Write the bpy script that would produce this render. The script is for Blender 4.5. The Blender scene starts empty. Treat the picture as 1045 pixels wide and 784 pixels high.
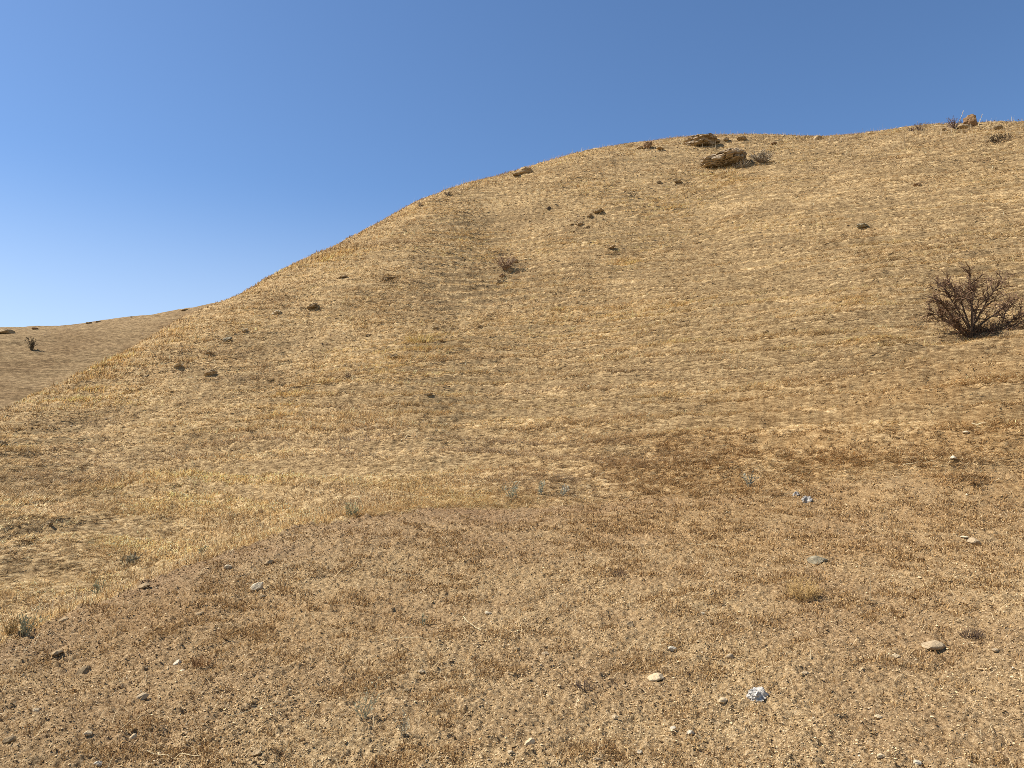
import bpy, math, random
import numpy as np
from mathutils import Vector, Matrix

random.seed(7)
rng = np.random.default_rng(11)
scene = bpy.context.scene
C = scene.collection
R = math.radians

# ------------------------------------------------------------------ camera geometry (photo pixels 1045 x 784)
W0, H0 = 1045.0, 784.0
HFOV = 67.0
F = (W0 / 2) / math.tan(R(HFOV / 2))
PITCH = math.atan((480 - H0 / 2) / F)
CAM = np.array([0.0, 0.0, 1.6])


def ray(px, py):
    u = (px - W0 / 2) / F
    v = (H0 / 2 - py) / F
    return np.array([u, math.cos(PITCH) - v * math.sin(PITCH), math.sin(PITCH) + v * math.cos(PITCH)])


def ang(px, py):
    d = ray(px, py)
    return math.atan2(d[0], d[1]), d[2] / math.hypot(d[0], d[1])


# ------------------------------------------------------------------ noise
def _h(ix, iy, iz, seed):
    n = (ix.astype(np.int64) * 374761393 + iy.astype(np.int64) * 668265263 + iz.astype(np.int64) * 2147483647 + seed * 974711) & 0xFFFFFFFF
    n = ((n ^ (n >> 13)) * 1274126177) & 0xFFFFFFFF
    n = ((n ^ (n >> 16)) * 2246822519) & 0xFFFFFFFF
    n = n ^ (n >> 15)
    return (n & 0xFFFFFF).astype(np.float64) / 0xFFFFFF * 2 - 1


def noise2(x, y, seed=0):
    x = np.asarray(x, float); y = np.asarray(y, float)
    ix = np.floor(x); iy = np.floor(y)
    fx = x - ix; fy = y - iy
    fx = fx * fx * fx * (fx * (fx * 6 - 15) + 10); fy = fy * fy * fy * (fy * (fy * 6 - 15) + 10)
    z = np.zeros_like(ix)
    a = _h(ix, iy, z, seed); b = _h(ix + 1, iy, z, seed); c = _h(ix, iy + 1, z, seed); d = _h(ix + 1, iy + 1, z, seed)
    return (a * (1 - fx) + b * fx) * (1 - fy) + (c * (1 - fx) + d * fx) * fy


def noise3(p, seed=0):
    i = np.floor(p); f = p - i
    f = f * f * (3 - 2 * f)
    out = 0
    for dx in (0, 1):
        for dy in (0, 1):
            for dz in (0, 1):
                w = (f[:, 0] if dx else 1 - f[:, 0]) * (f[:, 1] if dy else 1 - f[:, 1]) * (f[:, 2] if dz else 1 - f[:, 2])
                out = out + w * _h(i[:, 0] + dx, i[:, 1] + dy, i[:, 2] + dz, seed)
    return out


def fbm2(x, y, oct=4, seed=0):
    s = 0; a = 1.0; t = 0
    for k in range(oct):
        s = s + a * noise2(x * (2.03 ** k) + 17.3 * k, y * (2.03 ** k) - 9.1 * k, seed + k); t += a; a *= 0.5
    return s / t


def sstep(a, b, x):
    t = np.clip((x - a) / (b - a), 0, 1)
    return t * t * (3 - 2 * t)


# ------------------------------------------------------------------ terrain: thin plate surface over azimuth and log distance
class Surf:
    def __init__(self, pts):
        p = np.array([[t * 2.2, math.log(r)] for t, r, e in pts]); v = np.array([e for t, r, e in pts])
        self.p = p; n = len(p)
        K = self.k(np.hypot(p[:, None, 0] - p[None, :, 0], p[:, None, 1] - p[None, :, 1])) + np.eye(n) * 1e-5
        P = np.c_[np.ones(n), p]
        A = np.zeros((n + 3, n + 3)); A[:n, :n] = K; A[:n, n:] = P; A[n:, :n] = P.T
        self.w = np.linalg.solve(A, np.r_[v, 0, 0, 0])

    @staticmethod
    def k(d):
        return d * d * np.log(d + 1e-9)

    def __call__(self, th, lr):
        th = th * 2.2
        s = self.w[-3] + self.w[-2] * th + self.w[-1] * lr
        for (a, b), w in zip(self.p, self.w):
            s = s + w * self.k(np.hypot(th - a, lr - b))
        return s


SKY = [(0, 421, 43), (43, 401, 44), (100, 374, 46), (151, 345, 48), (198, 320, 50), (234, 306, 52), (268, 289, 53), (295, 275, 54),
       (335, 256, 56), (387, 228, 58), (437, 205, 61), (484, 189, 64), (527, 177, 67), (564, 166, 68), (601, 156, 70),
       (651, 149, 72), (700, 144, 73), (745, 142, 74), (795, 143, 74), (846, 143, 74), (896, 138, 73), (930, 133, 72),
       (980, 130, 71), (1045, 127, 70)]
EDGE = [(-160, 735, 7.0), (-80, 695, 7.4), (0, 655, 8.0), (75, 622, 8.7), (150, 595, 9.5), (215, 570, 10.2), (280, 546, 11.0), (360, 529, 11.8),
        (440, 520, 12.5)]
EDGE2 = EDGE + [(560, 514, 13.0), (700, 508, 13.6), (850, 500, 14.6), (1045, 492, 15.5), (1200, 488, 16.5)]
INNER = [(100, 500, 26), (0, 520, 22), (0, 470, 31), (100, 430, 35), (300, 450, 26), (300, 350, 39), (500, 300, 42), (500, 400, 28), (500, 230, 55),
         (700, 400, 24), (700, 300, 37), (700, 215, 53), (900, 400, 21), (900, 300, 32), (900, 215, 47), (1040, 300, 31),
         (1040, 220, 44), (1040, 400, 20), (400, 450, 22), (600, 460, 18), (760, 450, 18), (920, 450, 17),
         (560, 514, 13.0), (700, 508, 13.6), (850, 500, 14.6), (1045, 492, 15.5), (1045, 450, 17), (990, 342, 27)]
pts = []
for px, py, r in SKY:
    t, e = ang(px, py)
    left = max(0.0, min(1.0, (330 - px) / 250))
    pts += [(t, r, e), (t, r * 1.18, e - 0.02 - 0.03 * left)]
for px in (-60, 0, 100, 200, 300, 450, 600, 750, 900, 1045, 1110):
    q = min(SKY, key=lambda s: abs(s[0] - px)); t = ang(px, q[1])[0]; e = ang(q[0], q[1])[1]
    pts += [(t, 110, e * 0.45 - 0.09 * max(0, min(1, (400 - px) / 300))), (t, 240, e * 0.15 - 0.02), (t, 500, 0.0)]
for px, py, r in EDGE:
    t, e = ang(px, py); pts.append((t, r, e))
    lf = max(0.0, min(1.0, (440 - px) / 250))
    t2, e2 = ang(px, py - 4)
    pts.append((t, r * 1.35, e2 + 0.03 * (1 - lf) - 0.01 * lf))
for px, py, r in INNER:
    t, e = ang(px, py); pts.append((t, r, e))
# extra azimuths outside the frame
for px, py, r in [(-90, 455, 38), (-90, 540, 20), (-200, 500, 38), (1110, 127, 69), (1200, 130, 69), (1200, 300, 31), (1200, 420, 19), (1200, 488, 16.5)]:
    t, e = ang(px, py); pts.append((t, r, e))
# foreground floor
for px in (-200, 60, 250, 420, 600, 800, 1000, 1200):
    t = ang(px, 600)[0]
    k = (px - 522) / 522
    for r, z in ((2.6, 0.0), (4.2, 0.02), (6.0, 0.16 + 0.05 * k), (8.0 if px > 200 else 6.9, 0.36 + 0.12 * k if px > 200 else 0.05)):
        pts.append((t, r, (z - 1.6) / r))
MAIN = Surf(pts)

fp = []
for px, py, r in [(-250, 350, 200), (-120, 340, 205), (0, 334.5, 210), (43, 333.5, 214), (87, 329.5, 217), (134, 323.5, 220), (188, 315.5, 224), (234, 308, 228), (300, 296, 232), (420, 285, 240)]:
    t, e = ang(px, py)
    fp += [(t, r, e), (t, r * 1.2, e - 0.03), (t, 420, e * .3), (t, 165, e * 0.72 - 0.012), (t, 125, 0.03), (t, 100, -0.03)]
FARS = Surf(fp)


def base_z(x, y):
    x = np.asarray(x, float); y = np.asarray(y, float)
    r = np.maximum(np.hypot(x, y), 0.05); th = np.arctan2(x, y)
    thc = np.clip(th, R(-46), R(44))
    e = MAIN(thc, np.log(np.clip(r, 2.6, 500)))
    z = 1.6 + e * np.clip(r, 2.6, 500)
    z = np.where(r < 2.6, z * (r / 2.6) ** 2, z)
    return z * (1 - sstep(R(52), R(95), np.abs(th)))


ex = np.array([r * math.sin(ang(px, py)[0]) for px, py, r in EDGE2]); ey = np.array([r * math.cos(ang(px, py)[0]) for px, py, r in EDGE2])
o = np.argsort(ex); ex = ex[o]; ey = ey[o]


def dirt_amount(x, y):
    """1 on the scraped bank, 0 on the grassy hill"""
    d = np.interp(x, ex, ey) - y
    soft = 0.35 + 1.5 * sstep(-1.5, 4, x)
    d = d + fbm2(x * 1.6, y * 1.6, 5, 5) * (soft + 0.35)
    return sstep(-soft * 0.6, soft * 0.8, d)


def bank_tone(x, y):
    """grey brown freshly scraped soil below the crest of the bank"""
    d = np.interp(x, ex, ey) - y + 0.5 * fbm2(x * 0.7, y * 0.7, 4, 35)
    a = sstep(3.4, 0.9, d) * sstep(2.2, -1.6, x)
    b = sstep(1.6, 0.3, d) * sstep(-2.5, -0.5, x) * sstep(5, 2, x) * 0.9
    return np.clip(np.maximum(a, b) * (0.8 + 0.7 * fbm2(x * 1.1, y * 1.1, 3, 36)), 0, 1)


def rust_amount(x, y):
    """low reddish brown dry weeds right of the centre"""
    a = np.exp(-(((y - 0.06 * x - 14.6) / 5.0) ** 2)) * sstep(-2.5, 5, x)
    b = np.exp(-(((x - 4.8) / 5.5) ** 2 + ((y - 10.8) / 2.8) ** 2))
    c = np.exp(-(((x + 2.6) / 1.5) ** 2 + ((y - 7.3) / 1.0) ** 2)) * 0.7
    n = fbm2(x * 0.8, y * 0.8, 4, 31)
    return np.clip(np.maximum(np.maximum(a, b), c) * (0.85 + 0.9 * n), 0, 1)


def terrace(x, y, z0):
    """stock paths along the contours: fraction across each step, and how strong the steps are here"""
    w = x + 0.35 * y
    ph = z0 * 2.0 + 1.2 * fbm2(w * 0.10, z0 * 0.30, 3, 45) + 0.24 * noise2(w * 0.34, z0 * 1.0, 46) + 0.09 * noise2(w * 1.1, z0 * 1.6, 47)
    st = np.clip(0.85 + 0.9 * fbm2(w * 0.22, z0 * 1.1, 3, 48), 0.25, 1.2) * (0.45 + 0.55 * sstep(-14, 6, x)) * sstep(12, 20, np.hypot(x, y))
    return ph - np.floor(ph), st


def main_z(x, y, fine=True):
    z0 = base_z(x, y)
    r = np.hypot(x, y)
    dm = dirt_amount(x, y)
    far = 1 - dm
    z = z0 + fbm2(x * 0.11, y * 0.11, 3, 3) * 0.35 * sstep(14, 30, r) * (1 - 0.6 * sstep(55, 75, r))
    # stock terraces and tussocks that follow the contours
    w = x + 0.35 * y
    z = z + far * sstep(9, 22, r) * (0.05 * noise2(w * 0.45, z0 * 3.1, 41) + 0.03 * noise2(w * 0.9, z0 * 6.3, 42) + 0.05 * noise2(w * 2.1, z0 * 11, 43) + 0.04 * noise2(w * 4.1, z0 * 17, 44))
    fr, st = terrace(x, y, z0)
    z = z + far * st * 0.36 * (0.5 - fr + sstep(0.70, 1.0, fr))
    z = z + 0.035 * fbm2(x * 1.4, y * 1.4, 3, 8)
    if fine:
        z = z + (0.018 * fbm2(x * 5, y * 5, 2, 12)) * (0.6 + 0.4 * dm)
        lump = noise2(x * 13, y * 13, 15); lump2 = noise2(x * 29, y * 29, 16)
        z = z + dm * (0.016 * np.maximum(lump, -0.2) + 0.013 * lump2 + 0.007 * noise2(x * 61, y * 61, 17))
        z = z + far * (0.03 * noise2(x * 6, y * 6, 19) + 0.02 * noise2(x * 13, y * 13, 20))
        # crumbling lip of the bank
        d = np.abs(np.interp(x, ex, ey) - y - 0.15)
        z = z + sstep(0.6, 0.0, d) * sstep(-0.5, -2.5, x) * 0.05 * np.maximum(noise2(x * 6, y * 6, 27) + 0.5 * noise2(x * 15, y * 15, 28), 0)
    return z


def far_z(x, y):
    r = np.hypot(x, y); th = np.arctan2(x, y)
    e = FARS(np.clip(th, R(-50), R(5)), np.log(np.clip(r, 95, 430)))
    z = 1.6 + e * r
    w = x + y * 0.3
    z = z + 0.3 * noise2(w * 0.09, z * 0.9, 51) + 0.2 * noise2(w * 0.16, z * 2.0, 52) + 0.1 * noise2(w * 0.5, z * 4.5, 53)
    return z


TT = np.exp(np.linspace(math.log(2.5), math.log(330), 2600))


def at(px, py, far=False):
    d = ray(px, py); d = d / math.hypot(d[0], d[1])
    x = d[0] * TT; y = d[1] * TT; zr = 1.6 + d[2] * TT
    zg = far_z(x, y) if far else main_z(x, y)
    if far:
        zg = np.where(TT < 120, -50, zg)
    hit = np.nonzero(zr <= zg)[0]
    hit = hit[hit > 0]
    lim = 330 if far else 90
    if len(hit) == 0 or TT[hit[0]] > lim:
        m = (TT < lim) & (TT > (120 if far else 20))
        i = np.argmax(np.where(m, (zg - 1.6) / TT, -9))
    else:
        i = hit[0]
    return Vector((x[i], y[i], zg[i])), TT[i]


def px_size(px, r):
    return px * r / F * math.hypot(1, 0)


# ------------------------------------------------------------------ mesh helpers
def mesh_from(name, V, faces_flat, loop_tot, mats, attrs=None, smooth=False):
    me = bpy.data.meshes.new(name)
    nV = len(V); nF = len(loop_tot)
    me.vertices.add(nV); me.vertices.foreach_set('co', np.ascontiguousarray(V, dtype=np.float32).ravel())
    me.loops.add(len(faces_flat)); me.loops.foreach_set('vertex_index', np.ascontiguousarray(faces_flat, dtype=np.int32))
    me.polygons.add(nF)
    st = np.zeros(nF, np.int32); st[1:] = np.cumsum(loop_tot)[:-1]
    me.polygons.foreach_set('loop_start', st)
    if smooth:
        me.polygons.foreach_set('use_smooth', np.ones(nF, bool))
    else:
        me.polygons.foreach_set('use_smooth', np.zeros(nF, bool))
    for m in (mats if isinstance(mats, (list, tuple)) else [mats]):
        me.materials.append(m)
    for k, a in (attrs or {}).items():
        at_ = me.attributes.new(k, 'FLOAT_COLOR', 'POINT')
        b = np.ones((nV, 4), np.float32); b[:, :3] = a
        at_.data.foreach_set('color', b.ravel())
    me.update(calc_edges=True)
    return me


def link(name, me, parent=None):
    ob = bpy.data.objects.new(name, me); C.objects.link(ob)
    if parent:
        ob.parent = parent
    return ob


def tag(ob, label=None, cat=None, group=None, kind=None):
    for k, v in (('label', label), ('category', cat), ('group', group), ('kind', kind)):
        if v:
            ob[k] = v
    return ob


def empty(name, loc, label, cat, group=None):
    ob = bpy.data.objects.new(name, None); C.objects.link(ob); ob.location = loc
    ob.empty_display_size = 0.1
    return tag(ob, label, cat, group)


def grid_faces(nr, nc):
    i = np.arange(nr - 1)[:, None] * nc + np.arange(nc - 1)[None, :]
    return np.stack([i, i + 1, i + nc + 1, i + nc], -1).reshape(-1, 4)


# ------------------------------------------------------------------ materials
class NT:
    def __init__(self, name):
        self.m = bpy.data.materials.new(name); self.m.use_nodes = True
        self.t = self.m.node_tree; self.t.nodes.clear()
        self.out = self.n('ShaderNodeOutputMaterial')

    def n(self, kind, **kw):
        nd = self.t.nodes.new(kind)
        for k, v in kw.items():
            if k in nd.inputs.keys():
                nd.inputs[k].default_value = v
            else:
                setattr(nd, k, v)
        return nd

    def l(self, a, b):
        self.t.links.new(a, b)

    def noise(self, scale, detail=4, rough=0.6, vec=None):
        nd = self.n('ShaderNodeTexNoise'); nd.inputs['Scale'].default_value = scale
        nd.inputs['Detail'].default_value = detail; nd.inputs['Roughness'].default_value = rough
        if vec:
            self.l(vec, nd.inputs['Vector'])
        return nd.outputs['Fac']

    def ramp(self, fac, stops):
        nd = self.n('ShaderNodeValToRGB'); e = nd.color_ramp.elements
        while len(e) < len(stops):
            e.new(0.5)
        for k, (p, c) in enumerate(stops):
            e[k].position = p; e[k].color = tuple(c) + (1,) if len(c) == 3 else c
        self.l(fac, nd.inputs['Fac'])
        return nd.outputs['Color']

    def mix(self, fac, a, b, mode='MIX'):
        nd = self.n('ShaderNodeMix'); nd.data_type = 'RGBA'; nd.blend_type = mode
        for s, v in ((nd.inputs[0], fac), (nd.inputs[6], a), (nd.inputs[7], b)):
            if isinstance(v, (int, float)):
                s.default_value = v
            elif isinstance(v, tuple):
                s.default_value = v + (1,)
            else:
                self.l(v, s)
        return nd.outputs[2]

    def bsdf(self, col, rough=0.95, bump=None, dist=0.01, strength=1.0, spec=0.1):
        b = self.n('ShaderNodeBsdfPrincipled'); b.inputs['Roughness'].default_value = rough
        b.inputs['Specular IOR Level'].default_value = spec
        if isinstance(col, tuple):
            b.inputs['Base Color'].default_value = col + (1,)
        else:
            self.l(col, b.inputs['Base Color'])
        if bump is not None:
            bp = self.n('ShaderNodeBump'); bp.inputs['Distance'].default_value = dist; bp.inputs['Strength'].default_value = strength
            self.l(bump, bp.inputs['Height']); self.l(bp.outputs['Normal'], b.inputs['Normal'])
        self.l(b.outputs[0], self.out.inputs['Surface'])
        return b


def ground_material():
    t = NT('dry_earth')
    pos = t.n('ShaderNodeNewGeometry').outputs['Position']
    zone = t.n('ShaderNodeAttribute', attribute_name='zone')
    sep = t.n('ShaderNodeSeparateColor'); t.l(zone.outputs['Color'], sep.inputs[0])
    dirt, rust, bare = sep.outputs[0], sep.outputs[1], sep.outputs[2]  # bare holds bare soil plus the shade painted on terrace risers
    big = t.noise(0.5, 5, 0.6, pos); mid = t.noise(4, 5, 0.65, pos); fine = t.noise(34, 5, 0.75, pos); grain = t.noise(120, 3, 0.7, pos)
    fg = t.n('ShaderNodeMath', operation='MULTIPLY_ADD'); fg.inputs[1].default_value = 0.6
    gs = t.n('ShaderNodeMath', operation='SUBTRACT'); gs.inputs[1].default_value = 0.5; t.l(grain, gs.inputs[0])
    t.l(gs.outputs[0], fg.inputs[0]); t.l(fine, fg.inputs[2])
    soil = t.ramp(fg.outputs[0], [(0.32, (0.13, 0.087, 0.043)), (0.46, (0.285, 0.207, 0.112)), (0.59, (0.44, 0.338, 0.193)), (0.74, (0.70, 0.57, 0.37))])
    soil = t.mix(t.ramp(big, [(0.42, (0, 0, 0)), (0.62, (1, 1, 1))]), soil, t.mix(1.0, soil, (0.82, 0.78, 0.78), 'MULTIPLY'))
    tone = t.n('ShaderNodeAttribute', attribute_name='tone').outputs['Fac']
    soil = t.mix(tone, soil, t.mix(1.0, soil, (0.84, 0.81, 0.85), 'MULTIPLY'))
    mp = t.n('ShaderNodeMapping'); mp.inputs['Scale'].default_value = (3.2, 3.2, 15.0); t.l(pos, mp.inputs['Vector'])
    mp2 = t.n('ShaderNodeMapping'); mp2.inputs['Scale'].default_value = (9, 9, 36.0); t.l(pos, mp2.inputs['Vector'])
    st1 = t.noise(1.0, 4, 0.7, mp.outputs[0]); st2 = t.noise(1.0, 3, 0.7, mp2.outputs[0])
    av = t.n('ShaderNodeMath', operation='ADD'); t.l(st1, av.inputs[0]); t.l(st2, av.inputs[1])
    hv = t.n('ShaderNodeMath', operation='MULTIPLY'); hv.inputs[1].default_value = 0.5; t.l(av.outputs[0], hv.inputs[0])
    strawg = t.ramp(hv.outputs[0], [(0.38, (0.16, 0.098, 0.045)), (0.47, (0.38, 0.262, 0.128)), (0.55, (0.57, 0.425, 0.235)), (0.65, (0.74, 0.585, 0.35))])
    strawg = t.mix(t.ramp(mid, [(0.4, (0, 0, 0)), (0.65, (1, 1, 1))]), strawg, t.mix(1.0, strawg, (0.84, 0.81, 0.80), 'MULTIPLY'))
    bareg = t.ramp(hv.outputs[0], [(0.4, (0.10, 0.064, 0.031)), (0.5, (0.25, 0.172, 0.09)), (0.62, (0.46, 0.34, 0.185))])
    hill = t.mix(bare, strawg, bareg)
    hill = t.mix(1.0, hill, t.ramp(fg.outputs[0], [(0.3, (0.55, 0.52, 0.5)), (0.5, (1, 1, 1)), (0.7, (1.3, 1.32, 1.35))]), 'MULTIPLY')
    soil = t.mix(1.0, soil, (1.1, 1.045, 1.03), 'MULTIPLY')
    col = t.mix(dirt, hill, soil)
    rustc = t.ramp(fg.outputs[0], [(0.3, (0.17, 0.088, 0.032)), (0.55, (0.36, 0.21, 0.085)), (0.75, (0.55, 0.37, 0.17))])
    m = t.n('ShaderNodeMath', operation='MULTIPLY'); m.inputs[1].default_value = 0.42; t.l(rust, m.inputs[0])
    col = t.mix(m.outputs[0], col, rustc)
    col = t.mix(1.0, col, (1.0, 0.975, 0.86), 'MULTIPLY')
    h = t.n('ShaderNodeMath', operation='MULTIPLY_ADD'); h.inputs[1].default_value = 0.3
    t.l(grain, h.inputs[0]); t.l(fine, h.inputs[2])
    t.bsdf(col, 0.97, h.outputs[0], 0.03, 0.9, 0.05)
    return t.m


def far_material():
    t = NT('far_dry_grass')
    geo = t.n('ShaderNodeNewGeometry').outputs['Position']
    mp = t.n('ShaderNodeMapping'); mp.inputs['Scale'].default_value = (1.0, 1.0, 4.2); t.l(geo, mp.inputs['Vector'])
    a = t.noise(1.0, 7, 0.78, mp.outputs[0]); b = t.noise(0.06, 3, 0.5, geo)
    col = t.ramp(a, [(0.36, (0.12, 0.075, 0.033)), (0.5, (0.265, 0.18, 0.085)), (0.64, (0.46, 0.325, 0.16))])
    col = t.mix(t.ramp(b, [(0.4, (0, 0, 0)), (0.6, (1, 1, 1))]), col, t.mix(1.0, col, (0.85, 0.82, 0.8), 'MULTIPLY'))
    t.bsdf(col, 0.97, a, 0.5, 0.7, 0.05)
    return t.m


def attr_material(name, transl=0.25, rough=0.8):
    t = NT(name)
    a = t.n('ShaderNodeAttribute', attribute_name='tint').outputs['Color']
    d = t.n('ShaderNodeBsdfDiffuse'); t.l(a, d.inputs['Color'])
    if transl:
        tr = t.n('ShaderNodeBsdfTranslucent'); t.l(a, tr.inputs['Color'])
        mx = t.n('ShaderNodeMixShader'); mx.inputs[0].default_value = transl
        t.l(d.outputs[0], mx.inputs[1]); t.l(tr.outputs[0], mx.inputs[2]); t.l(mx.outputs[0], t.out.inputs['Surface'])
    else:
        t.l(d.outputs[0], t.out.inputs['Surface'])
    return t.m


def stone_material(name, dark, midc, light, scale=9, strata=False):
    dark, midc, light = [(c[0], c[1] * 0.98, c[2] * 0.88) for c in (dark, midc, light)]
    t = NT(name)
    co = t.n('ShaderNodeTexCoord').outputs['Object']
    v = co
    if strata:
        mp = t.n('ShaderNodeMapping'); mp.inputs['Rotation'].default_value = (0.25, -0.22, 0); mp.inputs['Scale'].default_value = (0.5, 0.5, 5.5)
        t.l(co, mp.inputs['Vector']); v = mp.outputs[0]
    a = t.noise(scale, 6, 0.68, v); b = t.noise(scale * 5, 4, 0.7, co)
    col = t.ramp(a, [(0.3, dark), (0.5, midc), (0.7, light)])
    col = t.mix(0.35, col, t.ramp(b, [(0.3, dark), (0.7, light)]))
    t.bsdf(col, 0.92, b, 0.02, 0.6, 0.15)
    return t.m


M = {}
M['ground'] = ground_material(); M['far'] = far_material()
M['grass'] = attr_material('dry_straw', 0.22); M['gravel'] = attr_material('gravel_bits', 0)
M['pale'] = stone_material('pale_stone', (0.36, 0.29, 0.2), (0.55, 0.46, 0.32), (0.72, 0.62, 0.46), 14)
M['cream'] = stone_material('cream_stone', (0.38, 0.285, 0.17), (0.55, 0.43, 0.275), (0.66, 0.54, 0.365), 14)
M['white'] = stone_material('white_stone', (0.36, 0.31, 0.23), (0.54, 0.48, 0.375), (0.68, 0.62, 0.5), 14)
M['tan'] = stone_material('tan_stone', (0.26, 0.19, 0.12), (0.42, 0.32, 0.2), (0.55, 0.43, 0.28), 14)
M['brown'] = stone_material('brown_stone', (0.13, 0.088, 0.046), (0.33, 0.235, 0.132), (0.54, 0.41, 0.245), 7)
M['rustrock'] = stone_material('rusty_stone', (0.11, 0.06, 0.03), (0.22, 0.13, 0.065), (0.34, 0.23, 0.13), 6)
M['dark'] = stone_material('dark_stone', (0.07, 0.048, 0.025), (0.23, 0.165, 0.093), (0.44, 0.33, 0.195), 8)
M['grey'] = stone_material('grey_stone', (0.1, 0.085, 0.056), (0.25, 0.215, 0.145), (0.44, 0.38, 0.27), 16)
M['strata'] = stone_material('layered_stone', (0.07, 0.047, 0.029), (0.30, 0.22, 0.14), (0.62, 0.51, 0.365), 1.5, True)
M['bark'] = stone_material('dark_bark', (0.045, 0.028, 0.018), (0.10, 0.066, 0.043), (0.18, 0.125, 0.085), 8)
M['twig'] = attr_material('twig_wood', 0)


def litter_material(name, a, b):
    t = NT(name)
    co = t.n('ShaderNodeTexCoord').outputs['Object']
    f = t.noise(45, 4, 0.65, co)
    t.bsdf(t.ramp(f, [(0.35, a), (0.6, b)]), 0.8, f, 0.006, 0.5, 0.15)  # dark patches paint the shade of the creases into the colour
    return t.m


M['litter'] = litter_material('crumpled_film', (0.17, 0.155, 0.125), (0.60, 0.555, 0.46))
M['litter2'] = litter_material('grey_film', (0.12, 0.11, 0.09), (0.40, 0.37, 0.31))

# ------------------------------------------------------------------ the ground sheets
BARE = [(560, 215, 26), (590, 205, 20), (497, 222, 14), (300, 352, 40), (210, 400, 45), (420, 362, 12), (640, 258, 22), (395, 285, 22), (670, 275, 24),
        (800, 210, 22), (330, 355, 40), (240, 352, 25), (60, 432, 36), (520, 225, 26), (450, 325, 40), (120, 420, 30), (700, 265, 30), (690, 250, 20), (600, 222, 24)]
bare_pts = []
for px, py, w in BARE:
    p, r = at(px, py); bare_pts.append((p.x, p.y, max(0.3, px_size(w, r))))


YELLOW = [(430, 350, 30), (395, 378, 25), (590, 200, 34), (540, 290, 30), (640, 268, 30), (255, 330, 28), (340, 262, 36), (150, 352, 40), (90, 600, 34),
          (220, 560, 40), (690, 215, 34), (560, 165, 26), (480, 250, 30), (740, 185, 30), (300, 410, 40), (620, 340, 34), (90, 395, 30)]
yellow_pts = []
for px, py, w in YELLOW:
    p, r = at(px, py); yellow_pts.append((p.x, p.y, max(0.3, px_size(w, r))))


def yellow_amount(x, y):
    s = np.zeros_like(x)
    for bx, by, w in yellow_pts:
        s = np.maximum(s, np.exp(-(((x - bx) / w) ** 2 + ((y - by) / (w * 1.1)) ** 2)))
    return np.clip(s * (0.7 + 1.2 * fbm2(x * 0.9, y * 0.9, 3, 86)), 0, 1)


def bare_amount(x, y):
    s = np.zeros_like(x)
    for bx, by, w in bare_pts:
        s = np.maximum(s, np.exp(-(((x - bx) / w) ** 2 + ((y - by) / (w * 1.1)) ** 2)))
    n = fbm2(x * 0.55, y * 0.55, 4, 61)
    n2 = fbm2(x * 0.16, y * 0.16, 3, 66)
    n3 = fbm2(x * 2.3, y * 2.3, 3, 68)
    return np.clip(sstep(0.1, 0.9, s * 0.9 + n * 0.5 + n3 * 0.5) * 0.85 + sstep(0.2, 0.6, n + n2 * 0.6 + n3 * 0.4) * 0.5, 0, 1)


def build_main():
    dense = np.linspace(R(-47), R(46), 1150)
    back = np.linspace(R(46), R(313), 70)[1:]
    th = np.r_[dense, back]
    rr = np.r_[np.linspace(0.05, 2.6, 12), np.exp(np.linspace(math.log(2.65), math.log(3.5), 30)), np.exp(np.linspace(math.log(3.5), math.log(100), 1150))[1:], np.exp(np.linspace(math.log(100), math.log(520), 40))[1:]]
    RR, TH = np.meshgrid(rr, th, indexing='ij')
    x = (RR * np.sin(TH)).ravel(); y = (RR * np.cos(TH)).ravel()
    z = main_z(x, y)
    V = np.c_[x, y, z]
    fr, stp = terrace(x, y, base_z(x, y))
    steps = np.clip(stp * 1.3, 0, 1) * sstep(0.58, 0.7, fr) * 1.0  # risers darkened with the bare soil colour to paint in their shade lines
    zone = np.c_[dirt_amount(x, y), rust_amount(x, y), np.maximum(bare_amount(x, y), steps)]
    tone = np.repeat(bank_tone(x, y)[:, None], 3, 1)
    nr, nc = RR.shape
    fc = grid_faces(nr, nc)
    fdirt = zone[fc, 0].mean(1)
    # hillside starts where the scraped dirt ends
    cx = x[fc].mean(1); cy = y[fc].mean(1)
    front = (np.abs(np.arctan2(cx, cy)) < R(46))
    inside = (np.interp(cx, ex, ey) > cy) | ~front
    for nm, sel in (('ground', inside), ('hillside', ~inside)):
        f = fc[sel]; used = np.zeros(len(V), bool); used[f.ravel()] = True
        idx = np.cumsum(used) - 1
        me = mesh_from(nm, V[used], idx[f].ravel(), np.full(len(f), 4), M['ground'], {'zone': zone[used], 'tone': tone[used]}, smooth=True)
        tag(link(nm, me), kind='structure')


build_main()


def build_far():
    th = np.linspace(R(-52), R(4), 620); rr = np.exp(np.linspace(math.log(100), math.log(420), 420))
    RR, TH = np.meshgrid(rr, th, indexing='ij')
    x = (RR * np.sin(TH)).ravel(); y = (RR * np.cos(TH)).ravel()
    f = grid_faces(*RR.shape)
    me = mesh_from('far_hill', np.c_[x, y, far_z(x, y)], f.ravel(), np.full(len(f), 4), M['far'], None, True)
    tag(link('far_hill', me), kind='structure')


build_far()


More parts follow.
